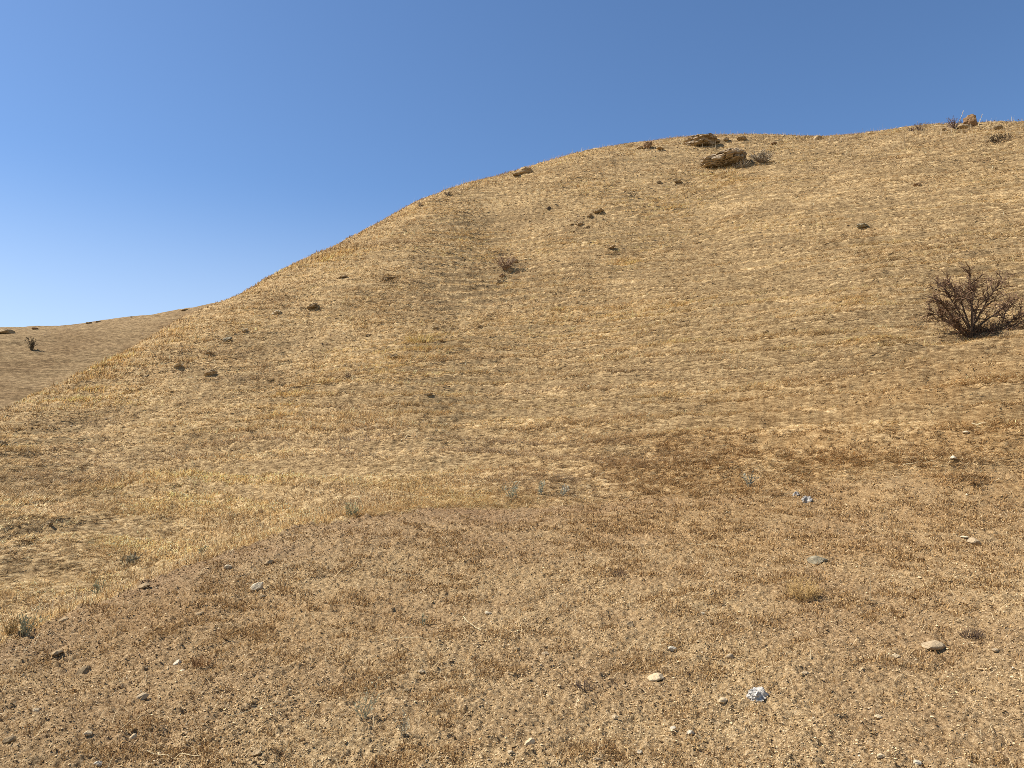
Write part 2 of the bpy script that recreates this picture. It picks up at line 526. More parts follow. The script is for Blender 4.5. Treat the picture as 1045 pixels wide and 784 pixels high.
# ------------------------------------------------------------------ grass, dry weeds and gravel
def blades(P, az, lean, L, w, tint, curl=0.5):
    """five vertex bent blades: P (n,3) foot, az heading, lean from vertical"""
    n = len(P)
    side = np.c_[-np.sin(az), np.cos(az), np.zeros(n)]
    d0 = np.c_[np.cos(az) * np.sin(lean * 0.7), np.sin(az) * np.sin(lean * 0.7), np.cos(lean * 0.7)]
    l2 = lean * (1 + curl)
    d1 = np.c_[np.cos(az) * np.sin(l2), np.sin(az) * np.sin(l2), np.cos(l2)]
    mid = P + d0 * (L * 0.55)[:, None]; tip = mid + d1 * (L * 0.5)[:, None]
    hw = (w * 0.5)[:, None]
    V = np.stack([P - side * hw, P + side * hw, mid + side * hw * 0.8, mid - side * hw * 0.8, tip], 1).reshape(-1, 3)
    b = np.arange(n)[:, None] * 5
    fl = np.concatenate([b + np.array([[0, 1, 2, 3]]), b + np.array([[3, 2, 4]])], 1)
    tot = np.tile([4, 3], n)
    return V, fl.ravel(), tot, np.repeat(tint, 5, 0)


def sample(n, r0, r1, t0=-44, t1=43):
    r = np.exp(rng.uniform(math.log(r0), math.log(r1), n)); t = rng.uniform(R(t0), R(t1), n)
    return r * np.sin(t), r * np.cos(t), r


def ground_grad(x, y, h=0.4):
    z = base_z(x, y)
    return (base_z(x + h, y) - z) / h, (base_z(x, y + h) - z) / h, z


WARM = np.array([1.0, 0.98, 0.93])
STRAW = np.array([[0.71, 0.545, 0.305], [0.60, 0.435, 0.22], [0.82, 0.67, 0.42], [0.46, 0.313, 0.15], [0.67, 0.485, 0.255], [0.25, 0.158, 0.075], [0.18, 0.112, 0.052]])


def hillside_grass():
    n = 380000
    x, y, r = sample(n, 7.5, 84)
    dm = dirt_amount(x, y); ba = bare_amount(x, y)
    gx, gy, z0 = ground_grad(x, y)
    w_ = x + 0.35 * y
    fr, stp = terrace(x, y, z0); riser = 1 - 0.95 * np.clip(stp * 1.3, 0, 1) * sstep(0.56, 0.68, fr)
    clump = 0.62 + 0.38 * (0.3 * noise2(w_ * 0.9, z0 * 6.3, 42) + 0.8 * noise2(w_ * 2.1, z0 * 11, 43) + 0.4 * noise2(x * 1.7, y * 1.7, 44))
    keep = rng.random(n) < (1 - dm) ** 1.5 * (0.25 + 0.9 * clump) * (1 - 0.4 * ba) * riser
    x, y, r, gx, gy, clump, fr, stp = x[keep], y[keep], r[keep], gx[keep], gy[keep], clump[keep], fr[keep], stp[keep]
    n = len(x)
    k = 6
    z = main_z(x, y, False)
    down = np.arctan2(-gy, -gx)
    gl = np.hypot(gx, gy) + 1e-6; cxn = (-gy / gl)[:, None]; cyn = (gx / gl)[:, None]
    flat = sstep(0.15, 0.35, gl) * sstep(12, 22, r)                 # on the slope the straw lies in mats along the contour
    along = rng.normal(0, 1, (n, k)) * (0.03 + 0.001 * r + flat * 0.0042 * r)[:, None]
    across = rng.normal(0, 1, (n, k)) * (0.02 + 0.0004 * r)[:, None]
    X = x[:, None] + cxn * along - cyn * across; Y = y[:, None] + cyn * along + cxn * across
    # keep blades on the slope while spreading them round the tuft
    Z = z[:, None] + (X - x[:, None]) * gx[:, None] + (Y - y[:, None]) * gy[:, None] - 0.02
    az = down[:, None] + rng.choice([-1, 1], (n, k)) * np.abs(rng.normal(1.42, 0.32, (n, k)))
    lean = np.clip(rng.normal(1.05 + 0.2 * sstep(30, 14, r)[:, None], 0.25, (n, k)), 0.1, 1.5)
    up = rng.random((n, k)) < 0.03
    lean = np.where(up, rng.uniform(0.05, 0.4, (n, k)), lean)
    size = 0.6 + 0.8 * fbm2(x * 0.3, y * 0.3, 3, 71)[:, None] * 0.8 + 0.35 * clump[:, None]
    L = rng.uniform(0.10, 0.32, (n, k)) * np.clip(size, 0.4, 1.6) * (0.55 + 0.45 * sstep(9, 34, r))[:, None]
    wid = np.maximum(0.004, 0.0005 * r)[:, None] * rng.uniform(0.6, 1.4, (n, k))
    zz = base_z(x, y); w2 = x + 0.35 * y
    patch = 0.6 * fbm2(x * 0.25, y * 0.25, 4, 73) + 0.9 * fbm2(w2 * 0.14, zz * 0.9, 4, 74) + 0.5 * noise2(w2 * 0.5, zz * 3.0, 75)
    dl = np.interp(x, ex, ey)
    lip = sstep(4.5, 0.2, y - dl) * sstep(0.5, -2.5, x) * np.clip(0.55 + 0.9 * fbm2(x * 0.8, y * 0.8, 3, 78), 0, 1)          # taller ochre grass right behind the bank
    ye = yellow_amount(x, y); L = L * (1 + 0.7 * ye[:, None] * sstep(18, 30, r)[:, None])
    L = L * (1 + 0.2 * lip[:, None]); lean = lean * (1 - 0.1 * lip[:, None] * rng.random((n, k)))
    ci = np.where(rng.random((n, k)) < 0.6, rng.integers(0, len(STRAW), (n, 1)), rng.integers(0, len(STRAW), (n, k)))
    tint = STRAW[ci] * rng.uniform(0.85, 1.1, (n, k, 1)) * rng.choice([0.42, 0.7, 0.95, 1.08, 1.2], (n, 1, 1), p=[0.09, 0.15, 0.26, 0.27, 0.23]) * (1 + 0.3 * np.clip(stp, 0, 1) * np.where((fr > 0.3) & (fr < 0.62), 1, -0.6))[:, None, None] * (1.03 + 0.2 * patch[:, None, None]) * (1 + patch[:, None, None] * np.array([0.03, 0, -0.16])) * (1 + lip[:, None, None] * np.array([0.03, 0.0, -0.07])) * (1 + ye[:, None, None] * np.array([0.16, 0.11, -0.08]))  # straw paler on step lips, darker elsewhere to paint in riser shade
    ru = rust_amount(x, y)[:, None, None] * (rng.random((n, k, 1)) < 0.6)
    tint = tint * (1 - ru) + ru * np.array([0.42, 0.245, 0.095]) * rng.uniform(0.5, 1.35, (n, k, 1))
    P = np.stack([X, Y, Z], -1).reshape(-1, 3)
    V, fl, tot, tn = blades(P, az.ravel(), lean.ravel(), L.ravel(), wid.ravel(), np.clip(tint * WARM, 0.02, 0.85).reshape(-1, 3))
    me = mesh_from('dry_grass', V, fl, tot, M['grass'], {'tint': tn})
    tag(link('dry_grass', me), 'short flattened straw coloured grass covering the hillside', 'grass', kind='stuff')


hillside_grass()


def ridge_stalks():
    n = 9000
    x, y, r = sample(n, 60, 80)
    k = fbm2(x * 0.25, y * 0.25, 3, 77); keep = rng.random(n) < 0.35 + 1.2 * k
    x, y, r = x[keep], y[keep], r[keep]; n = len(x); z = main_z(x, y, False) - 0.03
    V, fl, tot, tn = blades(np.c_[x, y, z], rng.uniform(0, 6.283, n), np.abs(rng.normal(0, 0.3, n)), rng.uniform(0.2, 0.62, n), rng.uniform(0.012, 0.028, n),
                            np.array([[0.66, 0.54, 0.34]]) * rng.uniform(0.55, 1.15, (n, 1)), 0.5)
    me = mesh_from('seed_stalks', V, fl, tot, M['grass'], {'tint': np.clip(tn, 0, .85)})
    tag(link('seed_stalks', me), 'thin upright dry grass stalks fringing the ridge line', 'grass', kind='stuff')


ridge_stalks()


def foreground_weeds():
    """crisp brown weed mats and scattered straw on the scraped dirt"""
    n = 240000
    x, y, r = sample(n, 3.4, 26)
    dm = dirt_amount(x, y); ru = rust_amount(x, y)
    c = fbm2(x * 2.2, y * 2.2, 4, 81); c2 = noise2(x * 7, y * 7, 83)
    keep = rng.random(n) < np.clip((0.16 + 0.9 * ru + 0.6 * sstep(-0.1, 0.4, c) * sstep(-7, 0, x)) * (0.08 + 1.2 * sstep(0.0, 0.5, c2 + 0.7 * c)), 0, 1) * (0.25 + 0.75 * np.maximum(dm, ru))
    x, y, r, ru, dm = x[keep], y[keep], r[keep], ru[keep], dm[keep]
    n = len(x); k = 6
    z = main_z(x, y)
    s = 0.028
    X = x[:, None] + rng.normal(0, s, (n, k)); Y = y[:, None] + rng.normal(0, s, (n, k))
    Z = np.repeat(z[:, None], k, 1) - 0.004
    az = rng.uniform(0, 6.283, (n, k)); lean = np.clip(rng.normal(1.0, 0.5, (n, k)), 0.05, 1.9)
    L = rng.uniform(0.015, 0.06, (n, k)) * (0.8 + 0.5 * ru[:, None]); wid = np.maximum(0.0035, 0.0007 * r)[:, None] * rng.uniform(0.6, 1.5, (n, k))
    pal = np.array([[0.30, 0.18, 0.075], [0.22, 0.125, 0.055], [0.40, 0.26, 0.115], [0.55, 0.40, 0.20], [0.15, 0.09, 0.045], [0.46, 0.29, 0.12]])
    tint = pal[rng.integers(0, 6, (n, k))] * rng.uniform(0.75, 1.2, (n, k, 1))
    V, fl, tot, tn = blades(np.stack([X, Y, Z], -1).reshape(-1, 3), az.ravel(), lean.ravel(), L.ravel(), wid.ravel(), (tint * WARM).reshape(-1, 3), 0.6)
    # loose straws lying flat
    m = 2600
    xs, ys, rs = sample(m, 3.4, 16); zs = main_z(xs, ys) + 0.012
    V2, fl2, tot2, tn2 = blades(np.c_[xs, ys, zs], rng.uniform(0, 6.283, m), np.clip(rng.normal(1.45, 0.1, m), 1.1, 1.56), rng.uniform(0.04, 0.16, m), np.maximum(0.0025, 0.0005 * rs),
                                np.array([[0.72, 0.57, 0.32]]) * rng.uniform(0.6, 1.1, (m, 1)), 0.05)
    me = mesh_from('dry_weeds', np.r_[V, V2], np.r_[fl, fl2 + len(V)], np.r_[tot, tot2], M['grass'], {'tint': np.clip(np.r_[tn, tn2], 0, 0.85)})
    tag(link('dry_weeds', me), 'crisp brown dry weeds and loose straw on the bare dirt', 'dry weeds', kind='stuff')


foreground_weeds()


def gravel():
    n = 340000
    x, y, r = sample(n, 3.3, 16)
    dm = dirt_amount(x, y); c = fbm2(x * 1.2, y * 1.2, 4, 91)
    keep = rng.random(n) < np.clip(dm, 0.04, 1) * np.clip(0.55 + 0.7 * c, 0.1, 1)
    x, y, r = x[keep], y[keep], r[keep]; n = len(x)
    z = main_z(x, y)
    base = np.array([[1, 0, 0], [0, 1, 0], [-1, 0, 0], [0, -1, 0], [0, 0, 1], [0, 0, -1]], float)
    base[:4] += 0
    J = base[None] * rng.uniform(0.55, 1.35, (n, 6, 1)) + rng.normal(0, 0.18, (n, 6, 3))
    s = 0.0036 * np.exp(np.abs(rng.normal(0, 0.40, n))) * (0.7 + 0.06 * r)
    J = J * s[:, None, None] * np.array([1.15, 1.0, 0.7])
    a = rng.uniform(0, 6.283, n); ca, sa = np.cos(a)[:, None], np.sin(a)[:, None]
    V = np.stack([J[..., 0] * ca - J[..., 1] * sa + x[:, None], J[..., 0] * sa + J[..., 1] * ca + y[:, None], J[..., 2] + z[:, None] + s[:, None] * 0.25], -1).reshape(-1, 3)
    tri = np.array([[0, 1, 4], [1, 2, 4], [2, 3, 4], [3, 0, 4], [1, 0, 5], [2, 1, 5], [3, 2, 5], [0, 3, 5]])
    fl = (np.arange(n)[:, None, None] * 6 + tri[None]).ravel()
    pal = np.array([[0.42, 0.298, 0.15], [0.55, 0.405, 0.23], [0.30, 0.205, 0.108], [0.66, 0.515, 0.32], [0.40, 0.285, 0.15], [0.17, 0.108, 0.054]])
    t = pal[rng.integers(0, 6, n)] * rng.uniform(0.85, 1.15, (n, 1))
    bt = bank_tone(x, y)[:, None]; t = t * (1 - bt * np.array([0.16, 0.19, 0.16]))
    pl = rng.random(n) < 0.010
    t[pl] = np.array([0.66, 0.56, 0.40]) * rng.uniform(0.85, 1.15, (pl.sum(), 1))
    me = mesh_from('gravel', V, fl, np.full(n * 8, 3), M['gravel'], {'tint': np.repeat(np.clip(t * WARM * np.array([0.95, 0.925, 0.86]), 0, 0.85), 6, 0)})
    tag(link('gravel', me), 'small gravel and crumbs of earth strewn over the bare dirt', 'gravel', kind='stuff')


gravel()


# ------------------------------------------------------------------ rocks
import bmesh


def ico(sub):
    bm = bmesh.new(); bmesh.ops.create_icosphere(bm, subdivisions=sub, radius=1.0)
    bm.verts.ensure_lookup_table()
    V = np.array([v.co[:] for v in bm.verts]); Fc = np.array([[v.index for v in f.verts] for f in bm.faces])
    bm.free(); return V, Fc


ICO = {k: ico(k) for k in (2, 3, 4, 5)}


def rock_mesh(name, size, mat, sub=3, cuts=9, rough=0.08, seed=0, strata=0.0, tilt=(0.25, -0.2)):
    g = np.random.default_rng(seed + 100)
    V, Fc = ICO[sub]; V = V.copy()
    for _ in range(cuts):
        n = g.normal(0, 1, 3); n /= np.linalg.norm(n); d = g.uniform(0.55, 0.88)
        k = V @ n; over = np.maximum(k - d, 0); V = V - over[:, None] * n * 0.96
    off = g.uniform(-50, 50, 3)
    V = V * (1 + rough * noise3(V * 2.2 + off, seed)[:, None] + rough * 0.6 * noise3(V * 5 + off, seed + 1)[:, None] + rough * 0.35 * noise3(V * 11 + off, seed + 2)[:, None])
    if strata:
        nrm = np.array([tilt[0], tilt[1], 1.0]); nrm /= np.linalg.norm(nrm)
        h = V @ nrm + 0.16 * noise3(V * 1.5 + off, seed + 5) + 0.06 * noise3(V * 4 + off, seed + 6)
        hh = h * 4.0 + 0.8 * np.sin(h * 5.0 + seed); lay = np.floor(hh); fr = hh - lay
        a = np.arctan2(V[:, 1], V[:, 0]) + 0.5 * noise3(V * 1.3 + off, seed + 7) + 0.9 * lay
        amt = _h(lay.astype(int), np.floor(a * 1.9).astype(int), np.zeros(len(V)), seed + 9)
        brk = np.abs(a * 1.9 - np.round(a * 1.9)) < 0.05
        crev = np.where((fr < 0.16) | brk, -0.9, 0.6 * amt + 0.25 * noise3(V * 7 + off, seed + 8))
        rad = V - nrm * (V @ nrm)[:, None]
        V = V + rad * (strata * crev)[:, None]
        V[:, 2] += 0.05 * strata * amt
    V = V * (np.array(size) * 0.5)
    V[:, 2] += size[2] * 0.28
    me = mesh_from(name, V, Fc.ravel(), np.full(len(Fc), 3), M[mat])
    return me


SEED = [1]


def stone(px, py, wpx, asp, mat, label, name='stone', cat='stone', group=None, dpt=0.8, rotz=None, tilt=0.0, far=False, sub=3, strata=0.0, rough=0.08, cuts=9):
    p, r = at(px, py, far)
    w = px_size(wpx, r) * (0.72 if far else 1.05 if rough != 0.3 else 0.86)
    SEED[0] += 1
    me = rock_mesh(name, (w, w * dpt, w * asp), mat, sub, cuts, rough, SEED[0], strata)
    ob = link(name, me)
    ob.location = p + Vector((0, 0, -w * asp * (0.12 if rough != 0.3 else 0.3)))
    ob.rotation_euler = (0, tilt, random.uniform(-0.3, 0.3) if rotz is None else rotz)
    return tag(ob, label, cat, group)


# ridge
stone(742, 168, 47, 0.42, 'strata', 'large layered brown boulder with pale cracks just below the ridge', 'boulder', 'boulder', dpt=0.8, rotz=0.0, tilt=-0.22, sub=5, strata=0.26, rough=0.16, cuts=7)
stone(716, 148, 36, 0.42, 'strata', 'flat topped layered boulder breaking the skyline on the ridge', 'boulder', 'boulder', dpt=0.8, rotz=0.1, tilt=-0.05, sub=5, strata=0.2, rough=0.14, cuts=7)
stone(662, 150, 10, 0.95, 'rustrock', 'upright knobby brown rock on the skyline left of the boulders', 'rock', 'rock', sub=4, rough=0.16)
stone(653, 152, 8, 0.45, 'brown', 'low brown rock beside the upright knobby rock on the skyline', 'rock', 'rock')
stone(674, 153, 9, 0.35, 'brown', 'small low brown rock between the knobby rock and flat boulder', 'rock', 'rock')
stone(741, 144, 7, 0.5, 'brown', 'small brown rock at the right end of the flat topped boulder', 'rock', 'rock')
stone(757, 143, 10, 0.5, 'dark', 'dark rock on the skyline just above the large layered boulder', 'rock', 'rock')
stone(790, 148, 7, 0.55, 'rustrock', 'small reddish rock below the skyline right of the layered boulder', 'rock', 'rock')
stone(834, 143, 9, 0.6, 'brown', 'lone dark rock on the bare middle stretch of the skyline', 'rock', 'rock')
stone(991, 129, 14, 1.05, 'rustrock', 'cone shaped rusty rock standing highest on the right skyline', 'rock', 'rock', sub=4, rough=0.17)
stone(983, 132, 10, 0.6, 'brown', 'low brown rock at the left foot of the cone shaped rock', 'rock', 'rock')
stone(1018, 132, 8, 0.7, 'dark', 'small dark rock right of the cone shaped rock on the ridge', 'rock', 'rock')
stone(963, 133, 6, 0.5, 'dark', 'tiny dark rock under the grey ridge shrub', 'rock', 'rock')
stone(535, 176, 17, 0.45, 'brown', 'dark ledge rock on the sloping left skyline', 'rock', 'rock', sub=4, rough=0.14)
stone(527, 180, 8, 0.4, 'dark', 'small dark rock at the lower end of the skyline ledge', 'rock', 'rock')
# outcrops
for k, (px, py, w, a, m, lb) in enumerate([
        (525, 268, 10, 0.8, 'brown', 'topmost brown rock of the small mid slope outcrop'),
        (518, 274, 11, 0.9, 'rustrock', 'largest rusty rock in the middle of the mid slope outcrop'),
        (521, 279, 8, 0.8, 'dark', 'dark rock on the right of the mid slope outcrop'),
        (513, 283, 8, 0.8, 'rustrock', 'rusty rock low in the mid slope outcrop'),
        (509, 290, 9, 0.7, 'dark', 'lowest dark rock of the mid slope outcrop'),
        (610, 217, 13, 0.4, 'brown', 'uppermost flat rock of the broken ledge under the ridge'),
        (602, 222, 8, 0.5, 'dark', 'small dark rock in the middle of the broken ledge'),
        (592, 230, 9, 0.5, 'brown', 'squat brown rock low on the broken ledge'),
        (598, 233, 9, 0.45, 'dark', 'dark rock at the right foot of the broken ledge'),
        (584, 237, 8, 0.45, 'dark', 'lowest left dark rock of the broken ledge'),
        (625, 254, 9, 0.4, 'brown', 'low brown rock below the broken ledge, on its grey bare patch'),
        (692, 186, 9, 0.5, 'dark', 'dark rock in the grass below and left of the layered boulder'),
        (673, 187, 6, 0.6, 'dark', 'tiny dark rock left of the dark rock below the boulder'),
        (880, 233, 13, 0.4, 'grey', 'greyish stone alone on the right hillside above the shrub'),
        (936, 190, 8, 0.6, 'rustrock', 'small brown rock high on the right hillside'),
        (395, 286, 18, 0.3, 'dark', 'long low dark rock on the left shoulder of the hill'),
        (349, 284, 12, 0.3, 'brown', 'low brown rock left of the long dark rock on the shoulder'),
        (413, 236, 5, 0.6, 'brown', 'tiny brown rock near the left skyline'),
        (320, 315, 15, 0.4, 'dark', 'dark rounded rock on the left hillside below the skyline'),
        (232, 349, 14, 0.5, 'grey', 'grey blocky rock on the lower left hillside'),
        (212, 361, 9, 0.5, 'brown', 'small brown rock below the grey blocky rock'),
        (215, 382, 14, 0.55, 'brown', 'brown rock with a shaded hollow on the left hillside'),
        (180, 375, 15, 0.25, 'pale', 'pale flat slab lying on the left hillside'),
        (150, 384, 8, 0.35, 'pale', 'small pale stone left of the pale flat slab'),
        (282, 320, 12, 0.4, 'pale', 'pale tilted stone near the left skyline'),
        (250, 337, 8, 0.4, 'pale', 'small pale stone between the grey blocky rock and skyline'),
        (402, 364, 12, 0.35, 'dark', 'dark lump standing in for shade at the lower end of the yellow grass hollow'),  # dark mesh added where the slope has a shaded hollow
        (433, 349, 9, 0.4, 'dark', 'dark lump standing in for shade in the yellow grass hollow'),  # another added dark mesh in place of the hollow's shade
        (438, 403, 8, 0.45, 'dark', 'dark stone on the mid slope below the yellow grass hollow'),
        (490, 335, 7, 0.5, 'dark', 'small dark stone on the mid slope right of the yellow hollow'),
        (376, 343, 7, 0.4, 'brown', 'small brown stone on the slope left of the yellow hollow'),
        (444, 335, 8, 0.3, 'pale', 'pale sliver of stone above the yellow grass hollow'),
        (2, 453, 10, 0.6, 'dark', 'dark rock at the left picture edge on the lower slope'),
        (49, 536, 10, 0.5, 'dark', 'dark stone in the grass behind the dirt bank'),
        (127, 490, 7, 0.4, 'brown', 'small brown stone on the lower left grass slope'),
        (810, 338, 9, 0.4, 'brown', 'flat brown stone on the hillside left of the bare shrub'),
        (782, 340, 8, 0.35, 'brown', 'thin brown stone left of the flat stone beside the shrub')]):
    stone(px, py, w, a, m, lb, 'rock', 'rock', dpt=0.75, sub=4, rough=0.3, cuts=6, tilt=-0.3 if px < 640 else 0)
# far hill ledges
for px, py, w, a, m, lb in [(6, 340, 22, 0.28, 'brown', 'dark rock ledge at the far left on the distant skyline'),
                            (35, 336, 10, 0.3, 'rustrock', 'orange brown rock patch on the distant hill crest'),
                            (91, 330, 8, 0.35, 'dark', 'dark rock on the distant skyline, left of a pair'),
                            (100, 329, 7, 0.35, 'dark', 'dark rock on the distant skyline, right of a pair'),
                            (135, 324, 6, 0.35, 'brown', 'faint small rock on the distant skyline between dark ledges'),
                            (188, 317, 11, 0.3, 'brown', 'long dark ledge on the distant skyline nearest the main hill')]:
    stone(px, py, w, a, m, lb, 'ledge', 'rock ledge', far=True, dpt=0.7, rough=0.14)

# foreground stones
for px, py, w, a, m, rz, tl, lb in [
        (264, 601, 13, 0.7, 'pale', 0.6, -0.6, 'pale slanting stone on the dirt bank near its crest'),
        (267, 610, 8, 0.5, 'brown', 0.2, 0, 'small brown stone just below the pale slanting stone'),
        (668, 694, 19, 0.42, 'cream', 0.1, -0.12, 'cream flat stone, largest on the dirt in the lower middle'),
        (541, 760, 11, 0.7, 'cream', 0.5, -0.2, 'cream rounded stone at the bottom edge near the middle'),
        (521, 769, 7, 0.6, 'cream', 0.3, 0, 'small cream stone left of the cream rounded stone'),
        (952, 662, 20, 0.4, 'tan', 0.1, 0, 'wide tan half buried stone on the right dirt'),
        (914, 672, 10, 0.75, 'cream', 0.2, 0, 'round cream stone left of the wide tan stone'),
        (993, 555, 13, 0.6, 'tan', 0.2, 0, 'tan stone in the reddish weeds at the right'),
        (985, 549, 8, 0.3, 'pale', 0.2, 0, 'thin pale chip behind the tan stone in reddish weeds'),
        (834, 575, 19, 0.55, 'grey', 0.0, 0, 'grey green rough stone in the reddish weeds'),
        (145, 714, 11, 0.7, 'tan', 0.7, -0.3, 'upright tan stone casting a shadow on the lower left dirt'),
        (262, 770, 12, 0.55, 'brown', 0.3, -0.3, 'dark brown shard at the bottom left'),
        (87, 688, 14, 0.6, 'dark', 0.7, -0.3, 'dark clod of earth on the left dirt bank'),
        (58, 667, 12, 0.35, 'brown', 0.7, -0.2, 'low brown clod above the dark clod on the bank'),
        (686, 664, 8, 0.6, 'white', 0.2, 0, 'small white stone on the dirt above the cream flat stone'),
        (498, 627, 8, 0.5, 'pale', 0.2, 0, 'small pale stone in the centre of the dirt'),
        (557, 669, 9, 0.55, 'tan', 0.2, 0, 'tan pebble below the centre of the dirt'),
        (745, 672, 9, 0.7, 'tan', 0.2, 0, 'tan round stone above the white litter'),
        (738, 717, 10, 0.5, 'cream', 0.2, 0, 'cream stone lying left of the white litter'),
        (896, 734, 8, 0.5, 'cream', 0.4, 0, 'small cream stone low on the right dirt'),
        (899, 773, 8, 0.6, 'cream', 0.4, 0, 'cream stone at the bottom edge, right of the litter'),
        (936, 780, 8, 0.6, 'white', 0.4, 0, 'whitish stone at the bottom edge on the right'),
        (834, 779, 10, 0.7, 'dark', 0.4, 0, 'dark clod at the bottom edge below the litter'),
        (705, 749, 9, 0.55, 'white', 0.4, 0, 'white chip left of and below the litter'),
        (653, 769, 6, 0.6, 'pale', 0.4, 0, 'pale pebble at the bottom right of the cream rounded stone'),
        (628, 734, 7, 0.6, 'cream', 0.4, 0, 'cream pebble below the cream flat stone'),
        (687, 744, 7, 0.5, 'white', 0.4, 0, 'white pebble left of the white chip'),
        (717, 627, 8, 0.4, 'pale', 0.4, 0, 'pale chip at the foot of the brown weed mat'),
        (643, 640, 10, 0.7, 'brown', 0.4, 0, 'brown clod above and left of the small white stone'),
        (973, 469, 7, 0.6, 'white', 0.1, 0, 'small white stone in the grass below the bare shrub'),
        (986, 443, 7, 0.45, 'pale', 0.1, 0, 'pale chip beside the dead stick on the right slope'),
        (37, 726, 7, 0.6, 'cream', 0.4, 0, 'cream pebble low on the left dirt'),
        (90, 752, 7, 0.6, 'cream', 0.4, 0, 'cream pebble at the bottom left'),
        (137, 754, 7, 0.9, 'cream', 0.4, -0.5, 'upright cream chip at the bottom left'),
        (100, 782, 7, 0.7, 'white', 0.4, 0, 'white pebble on the bottom edge at the left'),
        (182, 678, 8, 0.7, 'white', 0.4, -0.5, 'white bent chip in the brown weeds at the left'),
        (10, 757, 10, 0.6, 'dark', 0.4, -0.2, 'dark lump standing in for a hole at the left picture edge, low down'),  # dark mesh added in place of a dark hole
        (203, 628, 9, 0.35, 'brown', 0.6, -0.3, 'brown clod in the middle of the dirt bank'),
        (274, 575, 9, 0.5, 'brown', 0.6, -0.3, 'brown clod under the crest of the bank'),
        (233, 580, 8, 0.6, 'pale', 0.6, -0.3, 'pale chip on the bank crest left of the slanting stone'),
        (148, 599, 11, 0.5, 'brown', 0.6, -0.3, 'brown clod on the lip of the dirt bank'),
        (65, 634, 10, 0.5, 'brown', 0.6, -0.3, 'brown clod on the lip of the bank near the green weed'),
        (415, 706, 7, 0.5, 'dark', 0.3, 0, 'dark pebble right of the grey green weed'),
        (430, 686, 7, 0.5, 'tan', 0.3, 0, 'tan pebble above the dark pebble'),
        (528, 664, 7, 0.7, 'brown', 0.3, 0, 'brown pebble beside the tan pebble near the centre'),
        (609, 776, 7, 0.6, 'tan', 0.3, 0, 'tan pebble at the bottom edge near the middle'),
        (822, 688, 8, 0.4, 'tan', 0.3, 0, 'tan flat pebble above and right of the litter'),
        (1016, 665, 7, 0.5, 'tan', 0.3, 0, 'tan pebble at the right of the wide tan stone')]:
    stone(px, py, w, a, m, lb, 'stone', 'stone', dpt=0.8, rotz=rz, tilt=tl, sub=3, rough=0.07, cuts=11)


def scree():
    spots = [(518, 276, 16, 50), (597, 226, 20, 60), (395, 287, 18, 40), (225, 352, 26, 60), (190, 377, 24, 50), (330, 350, 34, 60), (742, 172, 26, 50), (716, 152, 22, 40), (560, 214, 24, 40),
             (420, 356, 22, 40), (990, 134, 14, 24), (630, 257, 20, 36), (70, 432, 30, 50), (450, 402, 30, 26), (880, 236, 18, 20)]
    Vs, Fs, Ts = [], [], []; nv = 0
    tri = np.array([[0, 1, 4], [1, 2, 4], [2, 3, 4], [3, 0, 4], [1, 0, 5], [2, 1, 5], [3, 2, 5], [0, 3, 5]])
    base = np.array([[1, 0, 0], [0, 1, 0], [-1, 0, 0], [0, -1, 0], [0, 0, 1], [0, 0, -1]], float)
    for px, py, w, n in spots:
        p, r = at(px, py); rad = px_size(w, r) * 0.6
        x = p.x + rng.normal(0, rad, n); y = p.y + rng.normal(0, rad * 0.8, n); z = main_z(x, y)
        s = r / F * 0.42 * np.exp(np.abs(rng.normal(0, 0.5, n)))
        J = base[None] * rng.uniform(0.5, 1.3, (n, 6, 1)) + rng.normal(0, 0.22, (n, 6, 3))
        J = J * s[:, None, None] * np.array([1.5, 1.0, 0.7])
        V = J + np.c_[x, y, z + s * 0.25][:, None, :]
        t = np.array([[0.20, 0.145, 0.085], [0.34, 0.25, 0.15], [0.12, 0.085, 0.05], [0.42, 0.33, 0.21]])[rng.integers(0, 4, n)]
        Vs.append(V.reshape(-1, 3)); Fs.append((np.arange(n)[:, None, None] * 6 + tri[None]).ravel() + nv); Ts.append(np.repeat(t, 6, 0)); nv += 6 * n
    V = np.concatenate(Vs)
    me = mesh_from('scree', V, np.concatenate(Fs), np.full(len(V) // 6 * 8, 3), M['gravel'], {'tint': np.concatenate(Ts)})
    tag(link('scree', me), 'broken stone fragments scattered on bare patches of the hillside', 'scree', kind='stuff')


scree()


# ------------------------------------------------------------------ litter
def crumple(px, py, wpx, mat, label, seed):
    p, r = at(px, py); w = px_size(wpx, r)
    V, Fc = ICO[4]; V = V.copy()
    off = seed * 7.3
    for f_, a_ in ((0.8, 0.35), (1.7, 0.35), (4.6, 0.14), (9, 0.07)):
        n_ = 1 - 2 * np.abs(noise3(V * f_ + off, seed)); V = V * (1 + a_ * (n_ - 0.35))[:, None]
    V = V * np.array([w * .5, w * .42, w * .4]); V[:, 2] = np.maximum(V[:, 2], -w * 0.12) + w * 0.1
    me = mesh_from('litter', V, Fc.ravel(), np.full(len(Fc), 3), M[mat])
    ob = link('crumpled_wrapper', me); ob.location = p; ob.rotation_euler = (0, -0.25, 0.7)
    tag(ob, label, 'litter', 'scraps of litter on the dirt')


crumple(774, 711, 18, 'litter', 'crumpled white plastic wrapper lying on the lower right dirt', 3)
crumple(824, 512, 9, 'litter2', 'small grey white crumpled scrap at the top of the reddish weeds', 4)
crumple(813, 506, 6, 'litter2', 'tiny pale scrap beside the small grey crumpled scrap', 5)


